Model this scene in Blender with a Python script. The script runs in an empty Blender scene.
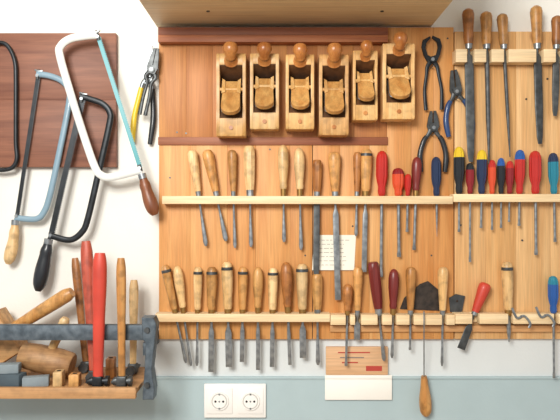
import bpy, bmesh, math, random
from mathutils import Matrix, Vector
random.seed(4)
S=0.0025; D=1.5; ZC=1.4
def P(px,py,d=0.0):
    f=(D-d)/D
    return Vector(((px-280)*S*f,-d,ZC+(210-py)*S*f))
def W(p,d=0.0): return p*S*(D-d)/D

# ---------------------------------------------------------------- materials
def lin(h):
    h=h.lstrip('#'); o=[]
    for i in (0,2,4):
        c=int(h[i:i+2],16)/255
        o.append(c/12.92 if c<=0.04045 else ((c+0.055)/1.055)**2.4)
    return (*o,1)
def newmat(name):
    m=bpy.data.materials.new(name); m.use_nodes=True
    nt=m.node_tree; return m,nt,nt.nodes['Principled BSDF']
def wood(name,c1,c2,axis='Z',rough=.55,sc=1.0,knots=False,seed=0.0,var=.12,bump=.15,dirt=0.0):
    m,nt,b=newmat(name); N=nt.nodes.new; L=nt.links.new
    tc=N('ShaderNodeTexCoord'); oi=N('ShaderNodeObjectInfo')
    mul=N('ShaderNodeMath'); mul.operation='MULTIPLY_ADD'; mul.inputs[1].default_value=7.0 if not knots else 0; mul.inputs[2].default_value=seed
    L(oi.outputs['Random'],mul.inputs[0])
    add=N('ShaderNodeVectorMath'); add.operation='ADD'
    L(tc.outputs['Object'],add.inputs[0]); L(mul.outputs[0],add.inputs[1])
    mp=N('ShaderNodeMapping'); s=[38*sc]*3; s['XYZ'.index(axis)]=2.6*sc; mp.inputs['Scale'].default_value=s
    L(add.outputs[0],mp.inputs[0])
    n1=N('ShaderNodeTexNoise'); n1.inputs['Scale'].default_value=1; n1.inputs['Detail'].default_value=5; n1.inputs['Distortion'].default_value=1.0
    L(mp.outputs[0],n1.inputs['Vector'])
    mp2=N('ShaderNodeMapping'); s=[330*sc]*3; s['XYZ'.index(axis)]=12*sc; mp2.inputs['Scale'].default_value=s
    L(add.outputs[0],mp2.inputs[0])
    n2=N('ShaderNodeTexNoise'); n2.inputs['Scale'].default_value=1; n2.inputs['Detail'].default_value=3
    L(mp2.outputs[0],n2.inputs['Vector'])
    cr=N('ShaderNodeValToRGB'); cr.color_ramp.elements[0].position=.32; cr.color_ramp.elements[1].position=.68
    cr.color_ramp.elements[0].color=lin(c1); cr.color_ramp.elements[1].color=lin(c2)
    L(n1.outputs[0],cr.inputs[0])
    hs=N('ShaderNodeHueSaturation')
    mr=N('ShaderNodeMapRange'); mr.inputs[1].default_value=.3; mr.inputs[2].default_value=.7; mr.inputs[3].default_value=.86; mr.inputs[4].default_value=1.09
    L(n2.outputs[0],mr.inputs[0])
    mv=N('ShaderNodeMapRange'); mv.inputs[3].default_value=1-var*1.5; mv.inputs[4].default_value=1+var*.7
    L(oi.outputs['Random'],mv.inputs[0])
    mm=N('ShaderNodeMath'); mm.operation='MULTIPLY'; L(mr.outputs[0],mm.inputs[0])
    if knots: mm.inputs[1].default_value=1
    else: L(mv.outputs[0],mm.inputs[1])
    val=mm.outputs[0]
    if dirt:
        n3=N('ShaderNodeTexNoise'); n3.inputs['Scale'].default_value=55; n3.inputs['Detail'].default_value=4; L(add.outputs[0],n3.inputs['Vector'])
        m3=N('ShaderNodeMapRange'); m3.inputs[1].default_value=.36; m3.inputs[2].default_value=.54; m3.inputs[3].default_value=1-dirt; m3.inputs[4].default_value=1
        L(n3.outputs[0],m3.inputs[0]); m4=N('ShaderNodeMath'); m4.operation='MULTIPLY'; L(val,m4.inputs[0]); L(m3.outputs[0],m4.inputs[1]); val=m4.outputs[0]
    L(val,hs.inputs['Value']); L(cr.outputs[0],hs.inputs['Color'])
    out=hs.outputs[0]
    if knots:
        mk=N('ShaderNodeMapping'); s=[6.5,6.5,6.5]; s['XYZ'.index(axis)]=4.2; s[1]=0.0; mk.inputs['Scale'].default_value=s
        L(add.outputs[0],mk.inputs[0])
        vo=N('ShaderNodeTexVoronoi'); vo.inputs['Scale'].default_value=1
        L(mk.outputs[0],vo.inputs['Vector'])
        kr=N('ShaderNodeMapRange'); kr.inputs[1].default_value=.035; kr.inputs[2].default_value=.085; kr.inputs[3].default_value=.8; kr.inputs[4].default_value=0
        L(vo.outputs['Distance'],kr.inputs[0])
        mx=N('ShaderNodeMix'); mx.data_type='RGBA'
        L(kr.outputs[0],mx.inputs['Factor']); L(out,mx.inputs['A']); mx.inputs['B'].default_value=lin('7a4526')
        out=mx.outputs['Result']
    L(out,b.inputs['Base Color']); b.inputs['Roughness'].default_value=rough
    bp=N('ShaderNodeBump'); bp.inputs['Strength'].default_value=bump; bp.inputs['Distance'].default_value=.001
    L(n2.outputs[0],bp.inputs['Height']); L(bp.outputs[0],b.inputs['Normal'])
    return m
def metal(name,c,rough=.38,met=.8,c2=None):
    m,nt,b=newmat(name); N=nt.nodes.new; L=nt.links.new
    tc=N('ShaderNodeTexCoord'); n=N('ShaderNodeTexNoise'); n.inputs['Scale'].default_value=60; n.inputs['Detail'].default_value=5
    L(tc.outputs['Object'],n.inputs['Vector'])
    cr=N('ShaderNodeValToRGB'); cr.color_ramp.elements[0].position=.35; cr.color_ramp.elements[1].position=.65
    cr.color_ramp.elements[0].color=lin(c2 or c); cr.color_ramp.elements[1].color=lin(c)
    L(n.outputs[0],cr.inputs[0]); L(cr.outputs[0],b.inputs['Base Color'])
    b.inputs['Metallic'].default_value=met; b.inputs['Roughness'].default_value=rough
    return m
def plain(name,c,rough=.4,bump=0,coat=0,nv=.05):
    m,nt,b=newmat(name); N=nt.nodes.new; L=nt.links.new
    tc=N('ShaderNodeTexCoord'); n=N('ShaderNodeTexNoise'); n.inputs['Scale'].default_value=14; n.inputs['Detail'].default_value=5
    L(tc.outputs['Object'],n.inputs['Vector'])
    hs=N('ShaderNodeHueSaturation'); hs.inputs['Color'].default_value=lin(c)
    mr=N('ShaderNodeMapRange'); mr.inputs[1].default_value=.3; mr.inputs[2].default_value=.7; mr.inputs[3].default_value=1-nv; mr.inputs[4].default_value=1+nv
    L(n.outputs[0],mr.inputs[0]); L(mr.outputs[0],hs.inputs['Value']); L(hs.outputs[0],b.inputs['Base Color'])
    b.inputs['Roughness'].default_value=rough; b.inputs['Coat Weight'].default_value=coat
    if bump:
        n2=N('ShaderNodeTexNoise'); n2.inputs['Scale'].default_value=150; L(tc.outputs['Object'],n2.inputs['Vector'])
        bp=N('ShaderNodeBump'); bp.inputs['Strength'].default_value=bump; bp.inputs['Distance'].default_value=.002
        L(n2.outputs[0],bp.inputs['Height']); L(bp.outputs[0],b.inputs['Normal'])
    return m
WALL=plain('wall_paint','e8e6df',.8,.15,0,.02)
WALLLO=plain('wall_shade_lower','d6dbdb',.8,.15,0,.02)  # white wall with its shadow put into the greyer colour
DADO=plain('dado_paint','adc0c4',.6,.1,0,.03)
PINE=[wood('pine_a','cb8b4c','dca465',knots=True,seed=.3),wood('pine_b','c78446','d79b5b',knots=True,seed=2.3),
      wood('pine_c','d09254','dfaa6c',knots=True,seed=5.1),wood('pine_d','c28042','d39757',knots=True,seed=8.7)]
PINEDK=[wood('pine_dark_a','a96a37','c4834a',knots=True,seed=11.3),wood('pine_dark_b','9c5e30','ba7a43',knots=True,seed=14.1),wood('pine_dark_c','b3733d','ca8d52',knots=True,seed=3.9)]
PINER=[wood('pine_r1','d3a067','e3b881',knots=True,seed=21.3),wood('pine_r2','cd985c','ddae74',knots=True,seed=24.3)]
WALNUT=wood('walnut','6f412f','8d5b44','X',knots=True,seed=31)
STRIP=wood('strip_brown','7c4229','9a5d3b','X',seed=3)
RAIL=wood('rail_wood','e2c294','f2dab0','X',seed=5,var=.03)
RAILE=wood('cabinet_birch','e9cfa2','f2ddb6','X',sc=.6,seed=5)
H={'tan':wood('handle_tan','bd8041','dda866',rough=.4,var=.16,dirt=.35),'light':wood('handle_light','d4a86c','edcc98',rough=.4,var=.14,dirt=.3),
   'brown':wood('handle_brown','9a5e2e','c38449',rough=.4,var=.16,dirt=.4),'dbrown':wood('handle_dark_brown','6b3b24','8c5434',rough=.38),
   'wine':wood('handle_wine','5e1f1d','86302a',rough=.35),'redw':wood('handle_red_wood','a84430','c45f49',rough=.45,dirt=.3)}
BEECH=wood('plane_beech','cb9854','e4b97b',rough=.4,dirt=.2); BEECHD=wood('plane_horn','a5622e','c58548',rough=.3)
WEDGE=wood('plane_wedge','b87f42','d3a361',rough=.38,dirt=.2); BED=wood('plane_throat_shade','4c301a','6b4628',rough=.6)  # BED wood coloured dark to paint in the shade of the plane cavity
MALX=wood('mallet_wood','b98955','d6aa76','X',rough=.6,dirt=.3)
STEEL=metal('steel','a6abae',.38,.75,'7f8487'); DSTEEL=metal('dark_steel','5c5f60',.45,.7,'434546')
BLKSTEEL=metal('black_steel','2c3034',.4,.5,'1e2124'); BRASS=metal('brass','a07d48',.4,.8)
FILEM=metal('file_steel','66696a',.55,.6,'4c4f50'); RUSTY=metal('old_steel','4a4039',.5,.4,'2f2a27')
PL={'red':plain('plastic_red','bd2a22',.3,0,.3,.08),'dred':plain('plastic_dark_red','8c1d22',.3,0,.3,.08),'orange':plain('plastic_orange','d8502b',.3,0,.3,.08),
 'yellow':plain('plastic_yellow','e0bd2e',.35),'black':plain('plastic_black','1d2126',.35,0,.2),'navy':plain('plastic_navy','1e2f50',.33,0,.3),
 'blue':plain('plastic_blue','2257a0',.3,0,.3),'teal':plain('plastic_teal','1e7f96',.3,0,.3),'white':plain('plastic_white','f3f1ed',.4,0,0,.01),
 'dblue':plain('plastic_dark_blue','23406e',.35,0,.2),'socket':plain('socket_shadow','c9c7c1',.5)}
REDH=plain('painted_red_handle','c2402f',.45,0,.1,.18)
WHITEP=plain('white_enamel','dcdfdc',.3,0,.4,.1); BLUEP=plain('blue_grey_enamel','7d98a8',.35,0,.3,.12); SLATE=metal('slate_steel','66717a',.5,.35,'46515a')
TEALB=plain('teal_blade','2e8f97',.35)
PAPER=plain('paper','f5f2ea',.9,0,0,.02); PAPER2=plain('aged_paper','eeeadb',.85,0,0,.04); INK=plain('ink','8a7c72',.9); REDINK=plain('red_ink','b5453a',.9)
STONE=plain('whetstone','46535b',.8,.3,0,.15); STONE2=plain('whetstone_light','7f8a90',.8,.3,0,.15)
DARKHOLE=plain('hole_shade','2b1d14',.9)  # flat dark discs: the shade inside a hole, given as colour

# ---------------------------------------------------------------- builder
class B:
    def __init__(s,name): s.name=name; s.v=[]; s.f=[]; s.fm=[]; s.m=[]
    def mi(s,mat):
        if mat not in s.m: s.m.append(mat)
        return s.m.index(mat)
    def raw(s,vs,fs,mats):
        o=len(s.v); s.v+= [Vector(v) for v in vs]
        for i,f in enumerate(fs):
            s.f.append([o+k for k in f]); s.fm.append(s.mi(mats[i] if isinstance(mats,list) else mats))
    def bm(s,bm,mat):
        bm.verts.index_update()
        s.raw([v.co.copy() for v in bm.verts],[[v.index for v in f.verts] for f in bm.faces],mat); bm.free()
    def loft(s,secs,M=Matrix(),n=16,flute=0,fn=6):
        vs=[];fs=[];ms=[]
        for sec in secs:
            z,a,b,e,mat=sec[:5]
            for k in range(n):
                t=2*math.pi*(k+.5)/n; c,q=math.cos(t),math.sin(t)
                fl=1-flute*(1-abs(math.cos(t*fn/2)))
                vs.append(M@Vector((fl*a*math.copysign(abs(c)**e,c),fl*b*math.copysign(abs(q)**e,q),z)))
        for i in range(len(secs)-1):
            for k in range(n):
                fs.append([i*n+k,i*n+(k+1)%n,(i+1)*n+(k+1)%n,(i+1)*n+k]); ms.append(secs[i][4])
        fs.append(list(range(n))[::-1]); ms.append(secs[0][4])
        fs.append([(len(secs)-1)*n+k for k in range(n)]); ms.append(secs[-2][4])
        s.raw(vs,fs,ms)
    def box(s,c,size,mat,bev=.001,M=Matrix()):
        b=bmesh.new(); bmesh.ops.create_cube(b,size=1)
        for v in b.verts: v.co=Vector((v.co.x*size[0],v.co.y*size[1],v.co.z*size[2]))
        if bev: bmesh.ops.bevel(b,geom=b.edges[:],offset=bev,segments=2,affect='EDGES',profile=.5)
        T=Matrix.Translation(Vector(c))@M
        for v in b.verts: v.co=T@v.co
        s.bm(b,mat)
    def boxpx(s,x0,y0,x1,y1,d0,d1,mat,bev=.001):
        a=P(x0,y0,d1); c=P(x1,y1,d1)
        s.box(((a.x+c.x)/2,-(d0+d1)/2,(a.z+c.z)/2),(abs(c.x-a.x),abs(d1-d0),abs(a.z-c.z)),mat,bev)
    def prism(s,pts,y0,y1,mat,bev=.0006,M=Matrix()):
        b=bmesh.new()
        A=[b.verts.new((p[0],y0,p[1])) for p in pts]; C=[b.verts.new((p[0],y1,p[1])) for p in pts]; n=len(pts)
        b.faces.new(A); b.faces.new(C[::-1])
        for i in range(n): b.faces.new([A[i],C[i],C[(i+1)%n],A[(i+1)%n]])
        bmesh.ops.recalc_face_normals(b,faces=b.faces[:])
        if bev: 
            ed=[e for e in b.edges if abs(e.verts[0].co.y-e.verts[1].co.y)<1e-9]
            bmesh.ops.bevel(b,geom=ed,offset=bev,segments=1,affect='EDGES')
        for v in b.verts: v.co=M@v.co
        s.bm(b,mat)
    def prismpx(s,pts,d0,d1,mat,bev=.0006):
        q=[]
        for p in pts:
            v=P(p[0],p[1],(d0+d1)/2); q.append((v.x,v.z))
        s.prism(q,-d0,-d1,mat,bev)
    def tube(s,pts,a,b,mat,n=12,e=1.0):
        pts=[Vector(p) for p in pts]; N=len(pts)
        al=a if isinstance(a,list) else [a]*N; bl=b if isinstance(b,list) else [b]*N
        vs=[];fs=[]
        for i in range(N):
            t=(pts[min(i+1,N-1)]-pts[max(i-1,0)]).normalized()
            ref=Vector((0,1,0)) if abs(t.y)<.9 else Vector((1,0,0))
            u=t.cross(ref).normalized(); w=u.cross(t).normalized()
            for k in range(n):
                th=2*math.pi*(k+.5)/n; c,q=math.cos(th),math.sin(th)
                vs.append(pts[i]+u*al[i]*math.copysign(abs(c)**e,c)+w*bl[i]*math.copysign(abs(q)**e,q))
        for i in range(N-1):
            for k in range(n): fs.append([i*n+k,i*n+(k+1)%n,(i+1)*n+(k+1)%n,(i+1)*n+k])
        fs.append(list(range(n))[::-1]); fs.append([(N-1)*n+k for k in range(n)])
        s.raw(vs,fs,mat)
    def cyl(s,p0,p1,r,mat,n=16,r1=None):
        s.tube([p0,p1],[r,r1 or r],[r,r1 or r],mat,n)
    def finish(s):
        lo=[min(v[i] for v in s.v) for i in range(3)]; hi=[max(v[i] for v in s.v) for i in range(3)]
        o=Vector([(lo[i]+hi[i])/2 for i in range(3)])
        me=bpy.data.meshes.new(s.name); me.from_pydata([v-o for v in s.v],[],s.f)
        for m in s.m: me.materials.append(m)
        for p,k in zip(me.polygons,s.fm): p.material_index=k; p.use_smooth=True
        b=bmesh.new(); b.from_mesh(me); bmesh.ops.recalc_face_normals(b,faces=b.faces[:]); b.to_mesh(me); b.free()
        me.set_sharp_from_angle(angle=math.radians(38))
        ob=bpy.data.objects.new(s.name,me); ob.location=o; bpy.context.collection.objects.link(ob); return ob
def smooth(pts,k=6):
    pts=[Vector(p) for p in pts]; out=[]
    for i in range(len(pts)-1):
        p0=pts[max(i-1,0)];p1=pts[i];p2=pts[i+1];p3=pts[min(i+2,len(pts)-1)]
        for j in range(k):
            t=j/k
            out.append(.5*((2*p1)+(p2-p0)*t+(2*p0-5*p1+4*p2-p3)*t*t+(3*p1-p0-3*p2+p3)*t**3))
    out.append(pts[-1]); return out
def lerp(l,t):
    x=t*(len(l)-1); i=min(int(x),len(l)-2); return l[i]*(1-(x-i))+l[i+1]*(x-i)
def vary(l,n): return [lerp(l,i/(n-1)) for i in range(n)]

# ---------------------------------------------------------------- room
def simple(name,c,size,mat,bev=0):
    b=B(name); b.box(c,size,mat,bev); return b.finish()
simple('wall_back',(0,.06,1.35),(5,.12,2.7),WALL)
simple('floor',(0,-1.94,-.05),(5,4.12,.1),wood('floor_wood','b09474','c8ad8c','X',seed=9))
simple('ceiling',(0,-1.94,2.75),(5,4.12,.1),WALL)
zt=P(0,377).z; zm=P(0,338).z
simple('wall_shade_strip',(0,-.001,(zm+zt)/2),(4.9,.002,zm-zt),WALLLO)  # thin added strip that carries the painted wall shadow
b=B('trim_dado'); b.box((0,-.003,zt/2),(4.9,.006,zt),DADO,0); b.box((0,-.0045,zt),(4.9,.009,.006),DADO,.001); b.finish()

# wall cabinet: only its underside is in view
b=B('wall_cabinet')
L=P(157,27).x; R=P(431,27).x; z0=P(0,27).z; dp=.32; hh=.62; t=.018
b.box(((L+R)/2,-dp/2,z0+t/2),(R-L,dp,t),RAILE,.001)
b.box(((L+R)/2,-dp/2,z0+hh-t/2),(R-L,dp,t),RAILE,.001)
for x in (L+t/2,R-t/2): b.box((x,-dp/2,z0+hh/2),(t,dp,hh-2*t),RAILE,0)
b.box(((L+R)/2,-.005,z0+hh/2),(R-L-2*t,.01,hh-2*t),RAILE,0)
for k in (0,1):
    w=(R-L)/2; b.box((L+w*(k+.5),-dp-.009,z0+hh/2),(w-.004,.018,hh),RAILE,.002)
    b.cyl((L+w+(-.03 if k==0 else .03),-dp-.018,z0+.1),(L+w+(-.03 if k==0 else .03),-dp-.04,z0+.1),.01,STEEL)
for px,dd in ((208,.12),(382,.12)): 
    x=P(px,10,.12).x; b.cyl((x,-dd,z0+.001),(x,-dd,z0-.0015),.004,DSTEEL)
b.finish()

# ---------------------------------------------------------------- boards
b=B('wooden_backboard'); T=.014
def planks(x0,x1,y0,y1,ws,mats,T=T):
    x=x0;i=0
    while x<x1-1:
        w=min(ws[i%len(ws)],x1-x)
        if x1-(x+w)<8: w=x1-x
        a=P(x,y0);c=P(x+w,y1)
        b.box(((a.x+c.x)/2,-T/2-.0006,(a.z+c.z)/2),(c.x-a.x-.0003,T-.001,a.z-c.z),mats[i%len(mats)],.0004)
        x+=w;i+=1
planks(160,312,140,338,[31,37,28,34,22],[PINE[0],PINE[2],PINE[1],PINE[0],PINE[3]])
planks(312.6,386,140,338,[27,29,18],[PINE[1],PINE[0],PINE[2]])
planks(386,452,29,338,[24,22,20],[PINE[0],PINE[1],PINE[3]])
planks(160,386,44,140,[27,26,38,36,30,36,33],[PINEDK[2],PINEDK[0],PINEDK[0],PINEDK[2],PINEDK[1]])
planks(453.2,640,33,338,[31,30,34,30],[PINER[0],PINER[1],PINER[0]],.012)
for px,py in ((178,133),(187,134),(300,131),(171,178),(270,150),(352,226),(446,40),(459,225),(520,240),(176,300),(305,255),(430,255),(545,80),(524,100)):
    p=P(px,py); b.cyl((p.x,-.012,p.z),(p.x,-T-.001,p.z),.0022,DSTEEL,10)
b.finish()
b=B('walnut_panel'); b.boxpx(-60,33,116,100,.0005,.018,WALNUT,.001); b.boxpx(-60,100,116,167,.0005,.018,WALNUT,.001); b.finish()
b=B('plane_rack')
b.boxpx(158,27,388,35,T+.0005,.03,STRIP,.001); b.boxpx(158,35,388,42,T+.0005,.04,wood('strip2','9a5a38','b9774c','X',seed=8),.001)
b.boxpx(158,137,388,145,T+.0005,.018,STRIP,.001); b.finish()

# ---------------------------------------------------------------- handled tools
TD=.030
slots={'u':[],'l':[],'f':[]}
def hand_tool(name,top,fy,tip,hw,hs,hm,bs,bw,row=None,bm=None,cap=None,d=TD):
    Tp=P(*top,d); E=P(*tip,d); tt=(fy-top[1])/(tip[1]-top[1]); F=Tp.lerp(E,tt)
    up=(Tp-F).normalized(); yv=Vector((0,1,0)); x=yv.cross(up).normalized(); y=up.cross(x)
    M=Matrix((x,y,up)).transposed().to_4x4(); M.translation=F
    Lh=(Tp-F).length; Lb=(E-F).length; r=W(hw,d)/2; w=W(bw,d)/2
    bm=bm or STEEL; b=B(name)
    cap=cap or hm
    if hs=='chisel':
        pr=[(0,.60,BRASS),(.10,.62,BRASS),(.101,.66,hm),(.18,.80,hm),(.32,.80,hm),(.45,.90,hm),(.70,1.0,hm),(.84,1.0,hm),(.845,1.03,DSTEEL),(.90,1.0,DSTEEL),(.905,.9,hm),(.96,.8,hm),(1,.5,hm)]
    elif hs=='turned':
        pr=[(0,.52,BRASS),(.14,.55,BRASS),(.141,.62,hm),(.2,.74,hm),(.26,.66,hm),(.4,.82,hm),(.6,1,hm),(.8,1.0,hm),(.92,.82,hm),(.98,.5,hm),(1,.2,hm)]
    elif hs=='carve':
        pr=[(0,.5,STEEL),(.1,.52,STEEL),(.101,.58,hm),(.3,.72,hm),(.55,.86,hm),(.8,1.0,hm),(.92,.97,hm),(.98,.72,hm),(1,.35,hm)]
    elif hs=='file':
        pr=[(0,.55,STEEL),(.12,.6,STEEL),(.121,.68,hm),(.3,.85,hm),(.45,.80,hm),(.7,.92,hm),(.86,1,hm),(.95,.85,hm),(1,.4,hm)]
    elif hs=='plastic':
        pr=[(0,.45,hm),(.05,.62,hm),(.12,.66,hm),(.2,.60,hm),(.32,.85,hm),(.45,1,hm),(.72,1,hm),(.78,1,cap),(.88,.92,cap),(.96,.7,cap),(1,.3,cap)]
    elif hs=='oct':
        pr=[(0,.6,STEEL),(.12,.62,STEEL),(.121,.7,hm),(.25,.82,hm),(.5,.95,hm),(.85,1.0,hm),(.97,.9,hm),(1,.7,hm)]
    secs=[(t*Lh,q*r,q*r,1.0,m) for t,q,m in pr]
    b.loft(secs,M,n=24 if hs=='plastic' else (8 if hs=='oct' else 18),flute=.16 if hs=='plastic' else 0,fn=8)
    sr=min(r*.34,.0030)
    if bs=='chisel':
        th=.0018; k=min(.24*Lb,.03)
        s=[(0.001,r*.45,r*.45,1,bm),(-.004,r*.45,r*.45,1,bm),(-.008,sr,sr,1,bm),(-k,sr*1.1,sr,1,bm),(-k*1.5,w,th,.35,bm),(-Lb+.008,w,th,.3,bm),(-Lb,w,.0003,.3,bm)]
    elif bs=='gouge':
        s=[(0.001,r*.4,r*.4,1,bm),(-.006,sr,sr,1,bm),(-Lb*.35,sr*.9,sr*.9,1,bm),(-Lb*.6,w*.75,.0018,.8,bm),(-Lb*.93,w,.0022,.8,bm),(-Lb,w*.5,.0008,.8,bm)]
    elif bs=='rod':
        s=[(0.001,w,w,1,bm),(-Lb*.9,w,w,1,bm),(-Lb*.95,w*1.3,w*.6,.6,bm),(-Lb,w*1.2,.0004,.4,bm)]
    elif bs=='spike':
        s=[(0.001,w,w,1,bm),(-Lb*.5,w*.8,w*.8,1,bm),(-Lb,.0003,.0003,1,bm)]
    elif bs=='file':
        s=[(0.001,sr*.8,sr*.8,1,bm),(-.012,sr,sr,.7,bm),(-.022,w,.0024,.4,bm),(-Lb*.6,w,.0026,.4,bm),(-Lb*.92,w*.75,.002,.4,bm),(-Lb,w*.45,.0014,.4,bm)]
    elif bs=='rfile':
        s=[(0.001,sr,sr,1,bm),(-.02,w,w,1,bm),(-Lb*.6,w*.95,w*.95,1,bm),(-Lb,w*.3,w*.3,1,bm)]
    elif bs=='wide':
        s=[(0.001,sr,sr,1,bm),(-.022,sr,sr*.8,1,bm),(-.035,w*.9,.0012,.3,bm),(-Lb,w,.0006,.3,bm)]
    b.loft(s,M,n=14)
    ob=b.finish()
    if row: slots[row].append((F.x,max(W(2.2,d),min(w+.0008,r*.6))))
    return ob
U=[('wood_gouge',(192,150),(206,246),10.5,'carve','light','gouge',4.5),
('wood_gouge',(207,150),(226,241),11.5,'carve','tan','gouge',5),
('wood_gouge',(232,150),(235,248),9.5,'carve','tan','gouge',3.6),
('wood_chisel',(249,146),(251,247),12,'oct','light','gouge',4),
('wood_chisel',(283,145),(284,242),11,'turned','light','gouge',4),
('wood_chisel',(299,148),(301,250),11,'turned','light','gouge',4),
('wood_chisel',(317,160),(316,292),10,'oct','brown','file',6.5),
('wood_chisel',(334,152),(338,300),13,'carve','tan','chisel',6),
('wood_chisel',(357.5,152),(356,236),8.5,'carve','brown','gouge',3.5),
('wood_chisel',(366.5,149),(364,272),12,'chisel','tan','chisel',5)]
for n,tp,ti,hw,hs,hm,bs,bw in U: hand_tool(n,tp,196,ti,hw,hs,H[hm],bs,bw,'u',bm=FILEM if bs=='file' else None)
V=[((382,151),(381,277),12,'red','red','rod',3.0),((398,168),(399,257),12,'orange','dred','rod',3.2),
((408,174),(407,232),7,'red','red','rod',2.4),((436,157),(437,237),10,'navy','navy','spike',2.6),
((459,147),(459,232),11,'black','yellow','rod',2.2),((470,163),(470,262),8.5,'dred','black','rod',2),
((482,150),(481,228),10.5,'navy','yellow','rod',2.2),((492,160),(492,230),8,'orange','red','rod',1.9),
((501,158),(501,228),8,'black','blue','rod',1.9),((510,161),(509,222),8,'dred','red','rod',1.8),
((520,150),(519,226),10.5,'red','blue','rod',2.3),((535,151),(536,255),12.5,'red','red','rod',2.8),((553,153),(555,242),10.5,'teal','navy','rod',2.4)]
for tp,ti,hw,a,c,bs,bw in V: hand_tool('screwdriver' if bs=='rod' else 'scratch_awl',tp,196 if tp[0]<453 else 194,ti,hw,'plastic',PL[a],bs,bw,'u',cap=PL[c])
hand_tool('wood_chisel',(417,157),196,(414,250),10,'turned',H['wine'],'rod',2.8,'u')
LW=[((165,265),(186,363),9.5,'chisel','tan','gouge',3.5),((177,266),(191,366),10,'turned','light','gouge',3.2),
((198,267),(197,366),9,'chisel','light','gouge',3.4),((212,267),(211,372),11,'chisel','tan','chisel',5.5),
((227,262),(229,367),11.5,'chisel','light','chisel',6.5),((243,267),(242,362),10,'chisel','tan','chisel',4.5),
((258,267),(258,370),10.5,'turned','tan','chisel',4),((273,268),(272,367),10.5,'chisel','light','chisel',4.5),
((286,262),(290,365),12,'turned','brown','chisel',3.5),((302,264),(303,358),12,'chisel','light','chisel',6.5),
((317,274),(318,365),11,'oct','tan','gouge',4.5),((348,284),(346,366),10,'turned','brown','rod',2.4),
((358,267),(357,340),10,'carve','tan','chisel',6),((373,262),(384,361),12,'oct','wine','gouge',4),
((394,269),(392,358),10.5,'turned','wine','gouge',3.4),((411,267),(410,350),10.5,'carve','tan','rod',2.2),
((443,267),(442,366),10.5,'carve','light','gouge',3),((507,262),(509,342),11.5,'chisel','light','rfile',4.2)]
for i,(tp,ti,hw,hs,hm,bs,bw) in enumerate(LW):
    hand_tool('wood_chisel' if bs in('chisel','gouge') else 'scratch_awl',tp,314 if tp[0]<330 else 315,ti,hw,hs,H[hm],bs,bw,'l')
hand_tool('screwdriver',(553,276),313,(554,378),10.5,'plastic',PL['blue'],'rod',2.2,'l',cap=PL['teal'])
hand_tool('putty_knife',(486,283),315,(461,349),12,'carve',REDH,'wide',8,'l',bm=DSTEEL)
hand_tool('wood_file',(468,9),49,(471,162),12,'file',H['brown'],'file',9,'f',bm=FILEM)
hand_tool('round_file',(486,12),49,(489,165),12,'file',H['tan'],'rfile',4.5,'f',bm=FILEM)
hand_tool('wood_file',(502,14),49,(510,157),11,'file',H['tan'],'rfile',3.5,'f',bm=FILEM)
hand_tool('wood_rasp',(536,6),49,(540,144),12,'file',H['tan'],'file',8,'f',bm=DSTEEL)
hand_tool('wood_file',(557,16),49,(555,116),11,'file',H['brown'],'file',7,'f',bm=FILEM)

def rail(name,x0,x1,y0,y1,row,back,front,openf,mat,base=T+.0005):
    b=B(name); a=P(x0,y0,front); c=P(x1,y1,front); zt,zb=a.z,c.z; zc=(zt+zb)/2; h=zt-zb
    b.box(((a.x+c.x)/2,-(base+back)/2,zc),(c.x-a.x,back-base,h),mat,.0008)
    fr=front if openf else front-.008
    ss=sorted((s for s in slots[row] if a.x+.004<s[0]<c.x-.004)); x=a.x
    for sx,hw in ss+[(c.x+.01,.01)]:
        e=sx-hw
        if e-x>.0015: b.box(((x+e)/2,-(back+fr)/2,zc),(e-x,fr-back,h),mat,.001 if openf else 0)
        x=max(x,sx+hw)
    if not openf: b.box(((a.x+c.x)/2,-(fr+front)/2,zc),(c.x-a.x,.008,h),mat,.0012)
    b.finish()
rail('tool_rail',162,453,196,204,'u',.0215,.048,False,RAIL)
rail('tool_rail',453.5,640,194,202,'u',.0215,.048,False,RAIL)
rail('tool_rail',155,330,314,322,'l',.0215,.048,False,RAIL)
rail('tool_rail',330.5,455,315,325,'l',.0215,.046,True,RAIL)
rail('tool_rail',455.5,640,314,324,'l',.0215,.046,True,RAIL)
rail('file_rack',456,640,49,62,'f',.0215,.046,True,RAIL)
b=B('shelf_batten'); b.boxpx(330,325.5,640,332,T+.0005,.022,wood('batten','c48e58','d8a570','X',seed=4),.001); b.finish()

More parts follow.
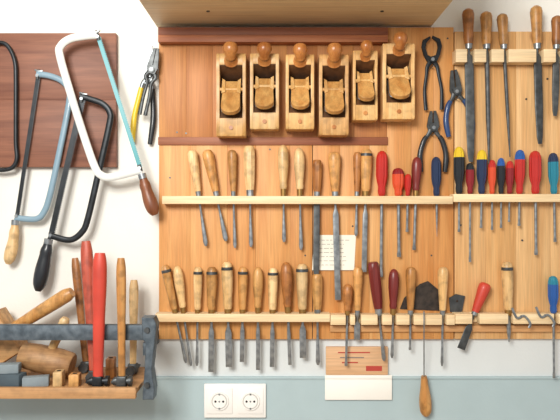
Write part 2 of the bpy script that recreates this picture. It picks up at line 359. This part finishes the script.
# ---------------------------------------------------------------- wooden planes
def plane(cx,y0,y1,wpx,kn=1.0,tone=BEECH,th=.05):
    d0=T+.005; dm=d0+th
    top=P(cx,y0,dm); bot=P(cx,y1,dm); w=W(wpx,dm); h=top.z-bot.z; X=top.x; Z=bot.z
    b=B('wooden_hand_plane')
    def pz(pts,x0,x1,mat,bev=.0012):
        bb=bmesh.new(); A=[bb.verts.new((x0,-(d0+p[0]),Z+p[1]*h)) for p in pts]; C=[bb.verts.new((x1,-(d0+p[0]),Z+p[1]*h)) for p in pts]
        bb.faces.new(A); bb.faces.new(C[::-1]); n=len(pts)
        for i in range(n): bb.faces.new([A[i],C[i],C[(i+1)%n],A[(i+1)%n]])
        bmesh.ops.recalc_face_normals(bb,faces=bb.faces[:])
        if bev: bmesh.ops.bevel(bb,geom=bb.edges[:],offset=bev,segments=2,affect='EDGES')
        b.bm(bb,mat)
    ck=w*.11
    for sgn in (-1,1):
        xa=X+sgn*w/2; xb=X+sgn*(w/2-ck)
        pz([(0,0),(th*.92,0),(th,.03),(th,.30),(th*.93,.36),(th*.93,.74),(th,.82),(th,.97),(th*.92,1),(0,1)],min(xa,xb),max(xa,xb),tone)
    iw=w/2-ck+.0002
    pz([(0,0),(th*.95,0),(th*.985,.03),(th*.985,.215),(th*.95,.22),(0,.22)],X-iw,X+iw,tone,.0006)
    pz([(0,.22),(th*.93,.22),(.004,.60),(0,.60)],X-iw,X+iw,BED,0)
    pz([(0,.70),(.006,.70),(th*.94,.855),(th*.94,.86),(0,.86)],X-iw,X+iw,BED,0)
    pz([(0,.86),(th*.97,.86),(th*.985,.87),(th*.985,.97),(th*.92,1),(0,1)],X-iw,X+iw,tone,.0006)
    p0=Vector((X,-(d0+.006),Z+.68*h)); p1=Vector((X,-(d0+th+.006),Z+.27*h))
    ax=(p1-p0); Ln=ax.length; ax.normalize(); xx=Vector((1,0,0)); yy=ax.cross(xx)
    M=Matrix((xx,yy,ax)).transposed().to_4x4(); M.translation=p0
    nrm=1 if (M.to_3x3()@Vector((0,1,0))).z>0 else -1
    ww=iw*.88
    def plate(hw,t0,t1,l0,l1,mat,taper=1,cr=.35):
        c=hw*cr; pts=[(-hw*taper,l0),(hw*taper,l0),(hw,l1-c)]
        for k in range(1,6): a=math.pi/2*k/6; pts.append((hw-c+c*math.cos(a),l1-c+c*math.sin(a)))
        for k in range(0,6): a=math.pi/2*(1+k/6); pts.append((-hw+c+c*math.cos(a),l1-c+c*math.sin(a)))
        pts.append((-hw,l1-c)); b.prism(pts,nrm*t0,nrm*t1,mat,.0007,M)
    plate(ww*.95,.003,.006,0,Ln*1.02,STEEL)
    plate(ww*.95,.006,.008,Ln*.05,Ln*.9,DSTEEL)
    plate(ww*.93,.008,.020,Ln*.12,Ln*1.14,WEDGE,.88,.9)
    for sg in (-1,1): b.prism([(sg*ww*.93,Ln*.05),(sg*ww*.62,Ln*.12),(sg*ww*.55,Ln*.5),(sg*ww*.93,Ln*.55)],nrm*.0205,nrm*.023,tone,.0003,M)
    b.cyl((X-iw,-(d0+th*.80),Z+.57*h),(X+iw,-(d0+th*.80),Z+.57*h),.0045,tone)
    b.cyl((X,-(dm-.004),Z+.10*h),(X,-(dm+.002),Z+.10*h),.005,BEECHD)
    r=w*.24*kn
    path=smooth([(X,-(dm-.004),Z+.92*h),(X,-(dm+.008),Z+.94*h),(X,-(dm+.015),Z+.99*h),(X,-(dm+.016),Z+1.04*h),(X,-(dm+.012),Z+1.09*h)],5)
    n=len(path); rr=vary([1.15,.85,.70,.85,1.05,1.1,1.0,.4],n)
    b.tube(path,[q*r for q in rr],[q*r for q in rr],BEECHD,16)
    b.finish()
BB=wood('plane_beech_b','d6a564','edc88f',rough=.4,dirt=.2); BC=wood('plane_beech_c','c48f50','dfb175',rough=.4,dirt=.25)
plane(231,53,136,29.5); plane(264.5,53,129,29,1,BB); plane(300,54,129,28.5); plane(334,54,135,29.5,1,BC)
plane(365.5,50,120,24.5,.95); plane(399,43,119,32,.85,BB)

# ---------------------------------------------------------------- pliers family
def pliers(name,pv,ang,jl,hl,spread,jm,hm,kind='pliers',d=.026,w=1.0,hm2=None):
    b=B(name); C=P(*pv,d); R=Matrix.Translation(C)@Matrix.Rotation(math.radians(ang),4,'Y'); s=W(1,d)
    for sg in (-1,1):
        y0=-.004 if sg>0 else 0; y1=y0+.0045
        if kind=='pincers':
            pts=[(0,-3),(sg*5,-1),(sg*8,5),(sg*10,jl*.55),(sg*8.5,jl*.85),(sg*1.0,jl),(sg*.4,jl-2),(sg*5,jl*.72),(sg*6,jl*.5),(sg*4,5),(0,3)]
        elif kind=='snips':
            pts=[(sg*-1,-5),(sg*4,-4),(sg*6,4),(sg*5,jl*.5),(sg*1.2,jl),(0,jl),(sg*-.3,6),(sg*-4,3)]
        else:
            pts=[(sg*-2,-4),(sg*4,-4),(sg*6,2),(sg*4.6,jl*.6),(sg*2.8,jl),(sg*.3,jl),(sg*.3,5),(sg*-4,3)]
        b.prism([(p[0]*s*w,p[1]*s) for p in pts],y0-.001,y1+.001,jm,.0008,R)
        h=sg
        pp=smooth([(h*2*s,0,-2*s),(h*5*s,0,-7*s),(h*(spread*.36)*s,0,-hl*.3*s),(h*spread*.5*s,0,-hl*.62*s),(h*spread*.46*s,0,-hl*s)],6)
        n=len(pp)
        if hm is None: b.tube([R@p for p in pp],vary([2.6*s*w,2*s,1.7*s,1.7*s,2*s],n),.0032,jm,10)
        else:
            b.tube([R@p for p in pp],vary([2.6*s*w,1.8*s,1.6*s,1.6*s],n),.0032,jm,10)
            q=pp[int(n*.33):]
            b.tube([R@p for p in q],vary([2.4*s,2.7*s,2.7*s,2.9*s,2.2*s],len(q)),vary([.005,.0058,.0058,.006,.004],len(q)),hm if (sg<0 or hm2 is None) else hm2,12)
    b.cyl(R@Vector((0,-.008,0)),R@Vector((0,.006,0)),3.2*s*w,jm,16); b.cyl(R@Vector((0,-.0095,0)),R@Vector((0,-.006,0)),1.8*s*w,STEEL,12)
    nz=R@Vector((0,0,-7*s)); b.cyl(Vector((nz.x,-(T+.0005 if pv[0]>160 else .0005),nz.z)),Vector((nz.x,-max(.036,d+.008),nz.z)),.0012,STEEL,8)
    b.finish()
pliers('carpenter_pincers',(432,60),-2,24,50,17,BLKSTEEL,None,'pincers')
pliers('combination_pliers',(433,128),0,17,44,26,DSTEEL,PL['black'])
pliers('needle_nose_pliers',(456,92),-6,22,44,26,DSTEEL,PL['dblue'],d=.024)
pliers('tin_snips',(148,78),6,32,66,19,STEEL,PL['yellow'],'snips',d=.012,hm2=PL['black'])
pliers('adjustable_pliers',(152,70),12,22,46,6,DSTEEL,None,'pliers',d=.0345)

# ---------------------------------------------------------------- hacksaws
def hacksaw(name,frame,fw,fmat,blade,bwid,bmat,handle,hw,hmat,d):
    b=B(name); pts=smooth([P(*p,d) for p in frame],6)
    b.tube(pts,W(fw)/2,.0055,fmat,12,.75)
    A=P(*blade[0],d); C=P(*blade[1],d); u=(C-A).normalized(); nn=Vector((u.z,0,-u.x))*W(bwid)/2
    b.prism([((A+nn).x,(A+nn).z),((C+nn).x,(C+nn).z),((C-nn).x,(C-nn).z),((A-nn).x,(A-nn).z)],-d-.001,-d+.001,bmat,0)
    n=int((C-A).length/.0045); sd=nn*(1 if nn.x>0 else -1)
    vs=[];fs=[]
    for i in range(n):
        p=A+u*(i*.0045); k=len(vs)
        vs+= [p+sd*.95+Vector((0,-.0006,0)),p+u*.0045+sd*.95+Vector((0,-.0006,0)),p+u*.0035+sd*1.7,p+sd*.95+Vector((0,.0006,0)),p+u*.0045+sd*.95+Vector((0,.0006,0))]
        fs+=[[k,k+1,k+2],[k+3,k+2,k+4],[k,k+2,k+3],[k+1,k+4,k+2]]
    b.raw(vs,fs,bmat)
    for q in (A,C):
        b.cyl(q+Vector((0,-.007,0)),q+Vector((0,.006,0)),.004,STEEL,12)
        b.cyl(q-u*.007 if q is A else q-u*.008, q+u*.008,.0048,DSTEEL,10)
    b.tube([A-u*.006,A-u*.016],.003,.003,DSTEEL,10)
    v=Vector((u.z,0,-u.x)); b.tube([A-u*.014-v*.010,A-u*.011,A-u*.014+v*.010],[.002,.004,.002],[.0015,.004,.0015],STEEL,8)
    h=[P(*p,d) for p in handle]; hp=smooth(h,7); n=len(hp); r=W(hw)/2
    rr=vary([.55,.62,.85,.8,.9,1.0,1.02,.85,.4],n)
    b.tube(hp,[q*r for q in rr],[q*r*.85 for q in rr],hmat,16)
    k=(h[0]-h[1]).normalized(); b.tube([h[0]-k*.002,h[0]+k*.010],r*.6,r*.6,STEEL,14)
    b.tube([h[0]+k*.008,C],[.004,.0045],[.004,.004],fmat,10)
    b.finish()
DW=.027
hacksaw('hacksaw',[(-14,55),(-8,45),(3,43),(10,49),(15,62),(16,80),(16,140),(17,158),(13,167),(4,170),(-8,170)],4,BLKSTEEL,((-14,60),(-10,172)),3,DSTEEL,[(-12,180),(-14,200),(-17,222)],11,PL['black'],DW)
hacksaw('hacksaw',[(37,74),(50,76),(62,81),(69,90),(69,104),(60,150),(50,195),(44,212),(36,219),(16,218)],6,BLUEP,((38,76),(17,216)),3.4,BLKSTEEL,[(15,224),(13,243),(8,264)],12,H['light'],DW)
hacksaw('hacksaw',[(80,96),(90,99),(103,104),(110,113),(109,126),(98,175),(88,218),(82,232),(70,240),(52,236)],6,BLKSTEEL,((82,99),(51,235)),5,BLKSTEEL,[(48,243),(44,262),(38,291)],14,PL['black'],.043)
hacksaw('hacksaw',[(97,35),(85,36),(70,39),(61,46),(60,56),(72,98),(86,142),(95,167),(101,175),(112,177),(141,170)],7.5,WHITEP,((98,37),(140,168)),3.5,TEALB,[(143,178),(148,195),(155,215)],13,H['dbrown'],.059)

# ---------------------------------------------------------------- scrapers, hanging awl
b=B('pointing_trowel'); b.prismpx([(400,309),(404,298),(420,284),(428,281),(440,291),(446,298),(446,311)],.0155,.0175,RUSTY,0)
b.finish()
b=B('cabinet_scraper'); b.prismpx([(449,298),(456,294),(465,296),(462,311),(461,312),(450,312)],.0155,.018,DSTEEL,0)
b.cyl(P(457,301,.0155),P(457,301,.0186),.003,DARKHOLE); b.finish()
b=B('hanging_awl')
b.tube(smooth([P(424,328,.052),P(424,340,.046),P(424,378,.03)],4),.0016,.0016,STEEL,10)
hp=smooth([P(424,376,.03),P(425,395,.026),P(426,416,.022)],7); r=W(12)/2
rr=[q*r for q in vary([.45,.55,.62,.75,.9,1,1,.9,.4],len(hp))]; b.tube(hp,rr,rr,H['tan'],16)
b.tube(smooth([P(424,330,.052),P(424,322,.056),P(424,312,.05),P(424,312.5,.04)],4),.0016,.0016,STEEL,8)
b.finish()
for (x,y) in ((521,316),(545,315)):
    b=B('curved_scraper'); b.tube(smooth([P(x-9,y-8,.049),P(x-4,y+2,.049),P(x+3,y,.049),P(x+9,y+7,.049),P(x+8,y+12,.049)],5),.003,.0016,STEEL,10); 
    b.tube([P(x,y,.052),P(x,y,.045)],.002,.002,DSTEEL,8); b.finish()

# ---------------------------------------------------------------- paper notes
def sheet(name,x0,y0,x1,y1,d,mat,lines=0,curl=.006,slant=0):
    b=B(name); nx,nz=8,8; vs=[];fs=[]
    for j in range(nz+1):
        for i in range(nx+1):
            u,v=i/nx,j/nz; p=P(x0+(x1-x0)*u+slant*v,y0+(y1-y0)*v,d); p.y-=curl*v*v; vs.append(p)
    for j in range(nz):
        for i in range(nx): k=j*(nx+1)+i; fs.append([k,k+1,k+nx+2,k+nx+1])
    b.raw(vs,fs,mat)
    for l in range(lines):
        v=(l+1.2)/(lines+1.5); x=x0+4; xe=x1-4-random.random()*10
        while x<xe:
            w=2+random.random()*4; v0=Vector(P(x+slant*v,y0+(y1-y0)*v,d)); v1=Vector(P(min(x+w,xe)+slant*v,y0+(y1-y0)*v,d))
            for q in(v0,v1): q.y-=curl*v*v+.0006
            h=Vector((0,0,.0010)); b.raw([v0,v1,v1-h,v0-h],[[0,1,2,3]],INK); x+=w+1.2
    return b.finish()
sheet('paper_note',314,235,356,270,T+.0012,PAPER2,7,.004,-2)
b=B('card_holder'); b.boxpx(326,347,388,375,.0025,.012,wood('note_wood','dba97a','e8bd93','X',seed=4),.001)
b.boxpx(325,375.3,392,400,.0095,.0125,PAPER,.0006); b.boxpx(325,375.3,392,379,.0125,.015,PAPER,.0006)
for k in range(3): b.boxpx(338+k*2,352+k*5,370-k*6,353.2+k*5,.012,.0124,REDINK if k!=1 else INK,0)
b.boxpx(366,366,382,371,.012,.0124,REDINK,0)
b.finish()

# ---------------------------------------------------------------- double socket
b=B('power_outlet')
b.boxpx(204,384,266,418,.0062,.014,PL['white'],.0025)
for cx in (219.5,250.5):
    b.boxpx(cx-13,388,cx+13,414,.014,.0165,PL['white'],.0012)
    c=P(cx,401,.0165); b.tube([c+Vector((0,.0,0)),c+Vector((0,-.0035,0))],[.0235,.0225],[.0235,.0225],PL['white'],40)
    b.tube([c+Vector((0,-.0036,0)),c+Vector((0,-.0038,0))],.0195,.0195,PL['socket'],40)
    b.tube([c+Vector((0,-.0037,0)),c+Vector((0,-.0045,0))],.0165,.0165,PL['white'],40)
    for s_ in (-1,1):
        b.cyl(c+Vector((s_*.0095,-.0044,0)),c+Vector((s_*.0095,-.0050,0)),.0027,PL['black'],14)
        b.box(c+Vector((0,-.0045,s_*.0175)),(.004,.002,.004),STEEL,0)
    b.cyl(c+Vector((0,-.0044,0)),c+Vector((0,-.005,0)),.0022,STEEL,12)
b.finish()

# ---------------------------------------------------------------- tray with hammers
b=B('hammer_tray')
tw=wood('tray_wood','b08053','cb9c6c','X',seed=6,dirt=.15)
TF=.20
fr=P(0,388,TF); zb=P(0,399,TF).z; xl=P(-60,0,TF).x; xr=P(136,0,TF).x; zf=fr.z-.004
b.box(((xl+xr)/2,-TF/2-.004,zf-.005),(xr-xl,TF-.01,.010),tw,.001)
b.box(((xl+xr)/2,-TF+.006,(zb+fr.z)/2),(xr-xl-.002,.012,fr.z-zb),tw,.0015)
b.box(((xl+xr)/2,-.015,(zb+zf-.01)/2),(xr-xl-.01,.016,zf-.01-zb),tw,.001)
b.finish()
b=B('steel_clamp')
zb1=P(0,325,.155).z; zb2=P(0,340,.155).z; x0=P(-60,0,.155).x; x1=P(146,0,.155).x
b.box(((x0+x1)/2,-.155,(zb1+zb2)/2),(x1-x0,.008,zb1-zb2),SLATE,.001)
b.box(((x0+x1)/2,-.149,zb1-.002),(x1-x0,.018,.004),SLATE,.001)
q=[(140,319),(152,319),(155,326),(153,345),(150,372),(153,392),(152,402),(141,402),(141,396),(143,372),(144,345),(141,340)]
pts=[]
for p in q: v=P(p[0],p[1],.19); pts.append((v.x,v.z))
b.prism(pts,-.140,-.176,SLATE,.0015)
v=P(147,330,.178); b.cyl((v.x,-.174,v.z),(v.x,-.182,v.z),.006,DSTEEL)
v=P(147,385,.178); b.cyl((v.x,-.174,v.z),(v.x,-.182,v.z),.006,DSTEEL)
b.box((P(149,0,.1).x,-.072,P(0,345,.1).z),(.010,.138,.03),SLATE,.001)
b.finish()
HZ=.0125
def hammer(name,top,botx,d,hw,hm,dtop=None,headmat=None,hlen=30,front=False):
    b=B(name); dt=dtop if dtop is not None else d
    A=P(*top,dt); C=Vector((P(botx,385,d).x,-d,zf+HZ)); hmm=headmat or DSTEEL
    pth=smooth([A,A.lerp(C,.3),A.lerp(C,.7),C],6); n=len(pth); r=W(hw,d)/2
    rr=vary([.7,1,1.02,.95,.85,.8,.75,.72,.72],n)
    b.tube(pth,[q*r for q in rr],[q*r*.8 for q in rr],hm,14,.85)
    X=Vector((0,-1,0)) if front else Vector((1,0,0)); e=C; hl=hlen*.0023
    b.box(e,(.022,.020,.024),hmm,.003)
    b.tube([e+X*.009,e+X*(hl*.40),e+X*(hl*.41),e+X*(hl*.58)],[.008,.0075,.0115,.0115],[.008,.0075,.0115,.0115],hmm,16)
    b.tube([e-X*.009,e-X*.018,e-X*(hl*.6)],[.009,.008,.0018],[.009,.010,.011],hmm,12,.6)
    b.finish()
hammer('claw_hammer',(100,253),98,.176,14,REDH,dtop=.174,hlen=18,headmat=BLKSTEEL)
hammer('joiner_hammer',(121,258),122,.176,9.5,H['tan'],dtop=.174,hlen=16)
hammer('joiner_hammer',(86,241),94,.128,12,H['redw'],dtop=.115,front=True,hlen=20)
hammer('joiner_hammer',(134,280),133,.07,9,H['light'],dtop=.06,front=True,hlen=24)
hammer('joiner_hammer',(75,258),86,.048,8.5,H['brown'],dtop=.03,front=True,hlen=18)
def mallet(name,c,size,ang,d,hend,hd,hw,barrel=False,mat=MALX):
    b=B(name); C=P(*c,d); E=P(*hend,hd)
    if barrel:
        M=Matrix.Translation(C)@Matrix.Rotation(math.radians(90+ang),4,'Y'); l=W(size[0],d)/2; r=W(size[1],d)/2
        b.loft([(-l,r*.8,r*.8,1,mat),(-l*.94,r*.88,r*.88,1,mat),(-l*.4,r*.98,r*.98,1,mat),(l*.4,r,r,1,mat),(l*.94,r*.9,r*.9,1,mat),(l,r*.82,r*.82,1,mat)],M,24)
    else:
        M=Matrix.Rotation(math.radians(ang),4,'Y'); b.box(C,(W(size[0],d),.06,W(size[1],d)),mat,.004,M)
    p=[C,C.lerp(E,.4),C.lerp(E,.8),E]; pp=smooth(p,6); n=len(pp); r=W(hw,d)/2
    q=[k*r for k in vary([.75,.8,.85,.95,1,1,.7],n)]; b.tube(pp,q,q,H['tan'] if not barrel else H['light'],14)
    b.finish()
mallet('carpenter_mallet',(-2,338),(36,48),-32,.065,(72,292),.085,14)
mallet('wooden_mallet',(47,360),(52,28),13,.11,(66,318),.115,10,True,wood('barrel','a97b4f','c99f6f','X',seed=2,dirt=.25))
def rest(name,px,d,sx,sy,sz,rot,mat,z=None,tilt=0):
    b=B(name); c=P(px,385,d); b.box((c.x,-d,(z or zf)+sz/2),(sx,sy,sz),mat,.002,Matrix.Rotation(math.radians(rot),4,'Z')@Matrix.Rotation(math.radians(tilt),4,'Y'))
    return b
rest('sharpening_stone',36,.172,.055,.022,.022,15,STONE2).finish()
rest('sharpening_stone',9,.165,.07,.03,.028,-12,STONE).finish()
rest('sharpening_stone',6,.165,.06,.026,.020,8,STONE2,z=zf+.028).finish()
for px,d,sx,sz,m in ((59,.172,.020,.034,H['light']),(75,.172,.022,.028,H['tan']),(111,.10,.02,.045,H['brown'])):
    b=rest('wood_block',px,d,sx,.030,sz,6,m); c=P(px,385,d); b.cyl((c.x,-d,zf+sz-.001),(c.x,-d,zf+sz+.0005),.005,DARKHOLE); b.finish()

# ---------------------------------------------------------------- light + camera
w=bpy.data.worlds.new('world'); bpy.context.scene.world=w; w.use_nodes=True
bg=w.node_tree.nodes['Background']; bg.inputs[0].default_value=(.98,.985,1,1); bg.inputs[1].default_value=.60
def area(name,loc,tgt,sx,sy,e,c):
    l=bpy.data.lights.new(name,'AREA'); l.shape='RECTANGLE'; l.size=sx; l.size_y=sy; l.energy=e; l.color=c
    o=bpy.data.objects.new(name,l); o.location=loc; o.rotation_euler=(Vector(tgt)-Vector(loc)).to_track_quat('-Z','Y').to_euler(); bpy.context.collection.objects.link(o)
area('window_light',(-.6,-1.9,2.15),(0.02,0,1.4),.7,.6,47,(1,.98,.93))
cam=bpy.data.cameras.new('camera'); co=bpy.data.objects.new('camera',cam); bpy.context.collection.objects.link(co)
co.location=(0,-D,ZC); co.rotation_euler=(math.radians(90),0,0); cam.sensor_width=36; cam.lens=36*D/(560*S); cam.clip_start=.02
bpy.context.scene.camera=co
bpy.context.scene.view_settings.view_transform='Standard'
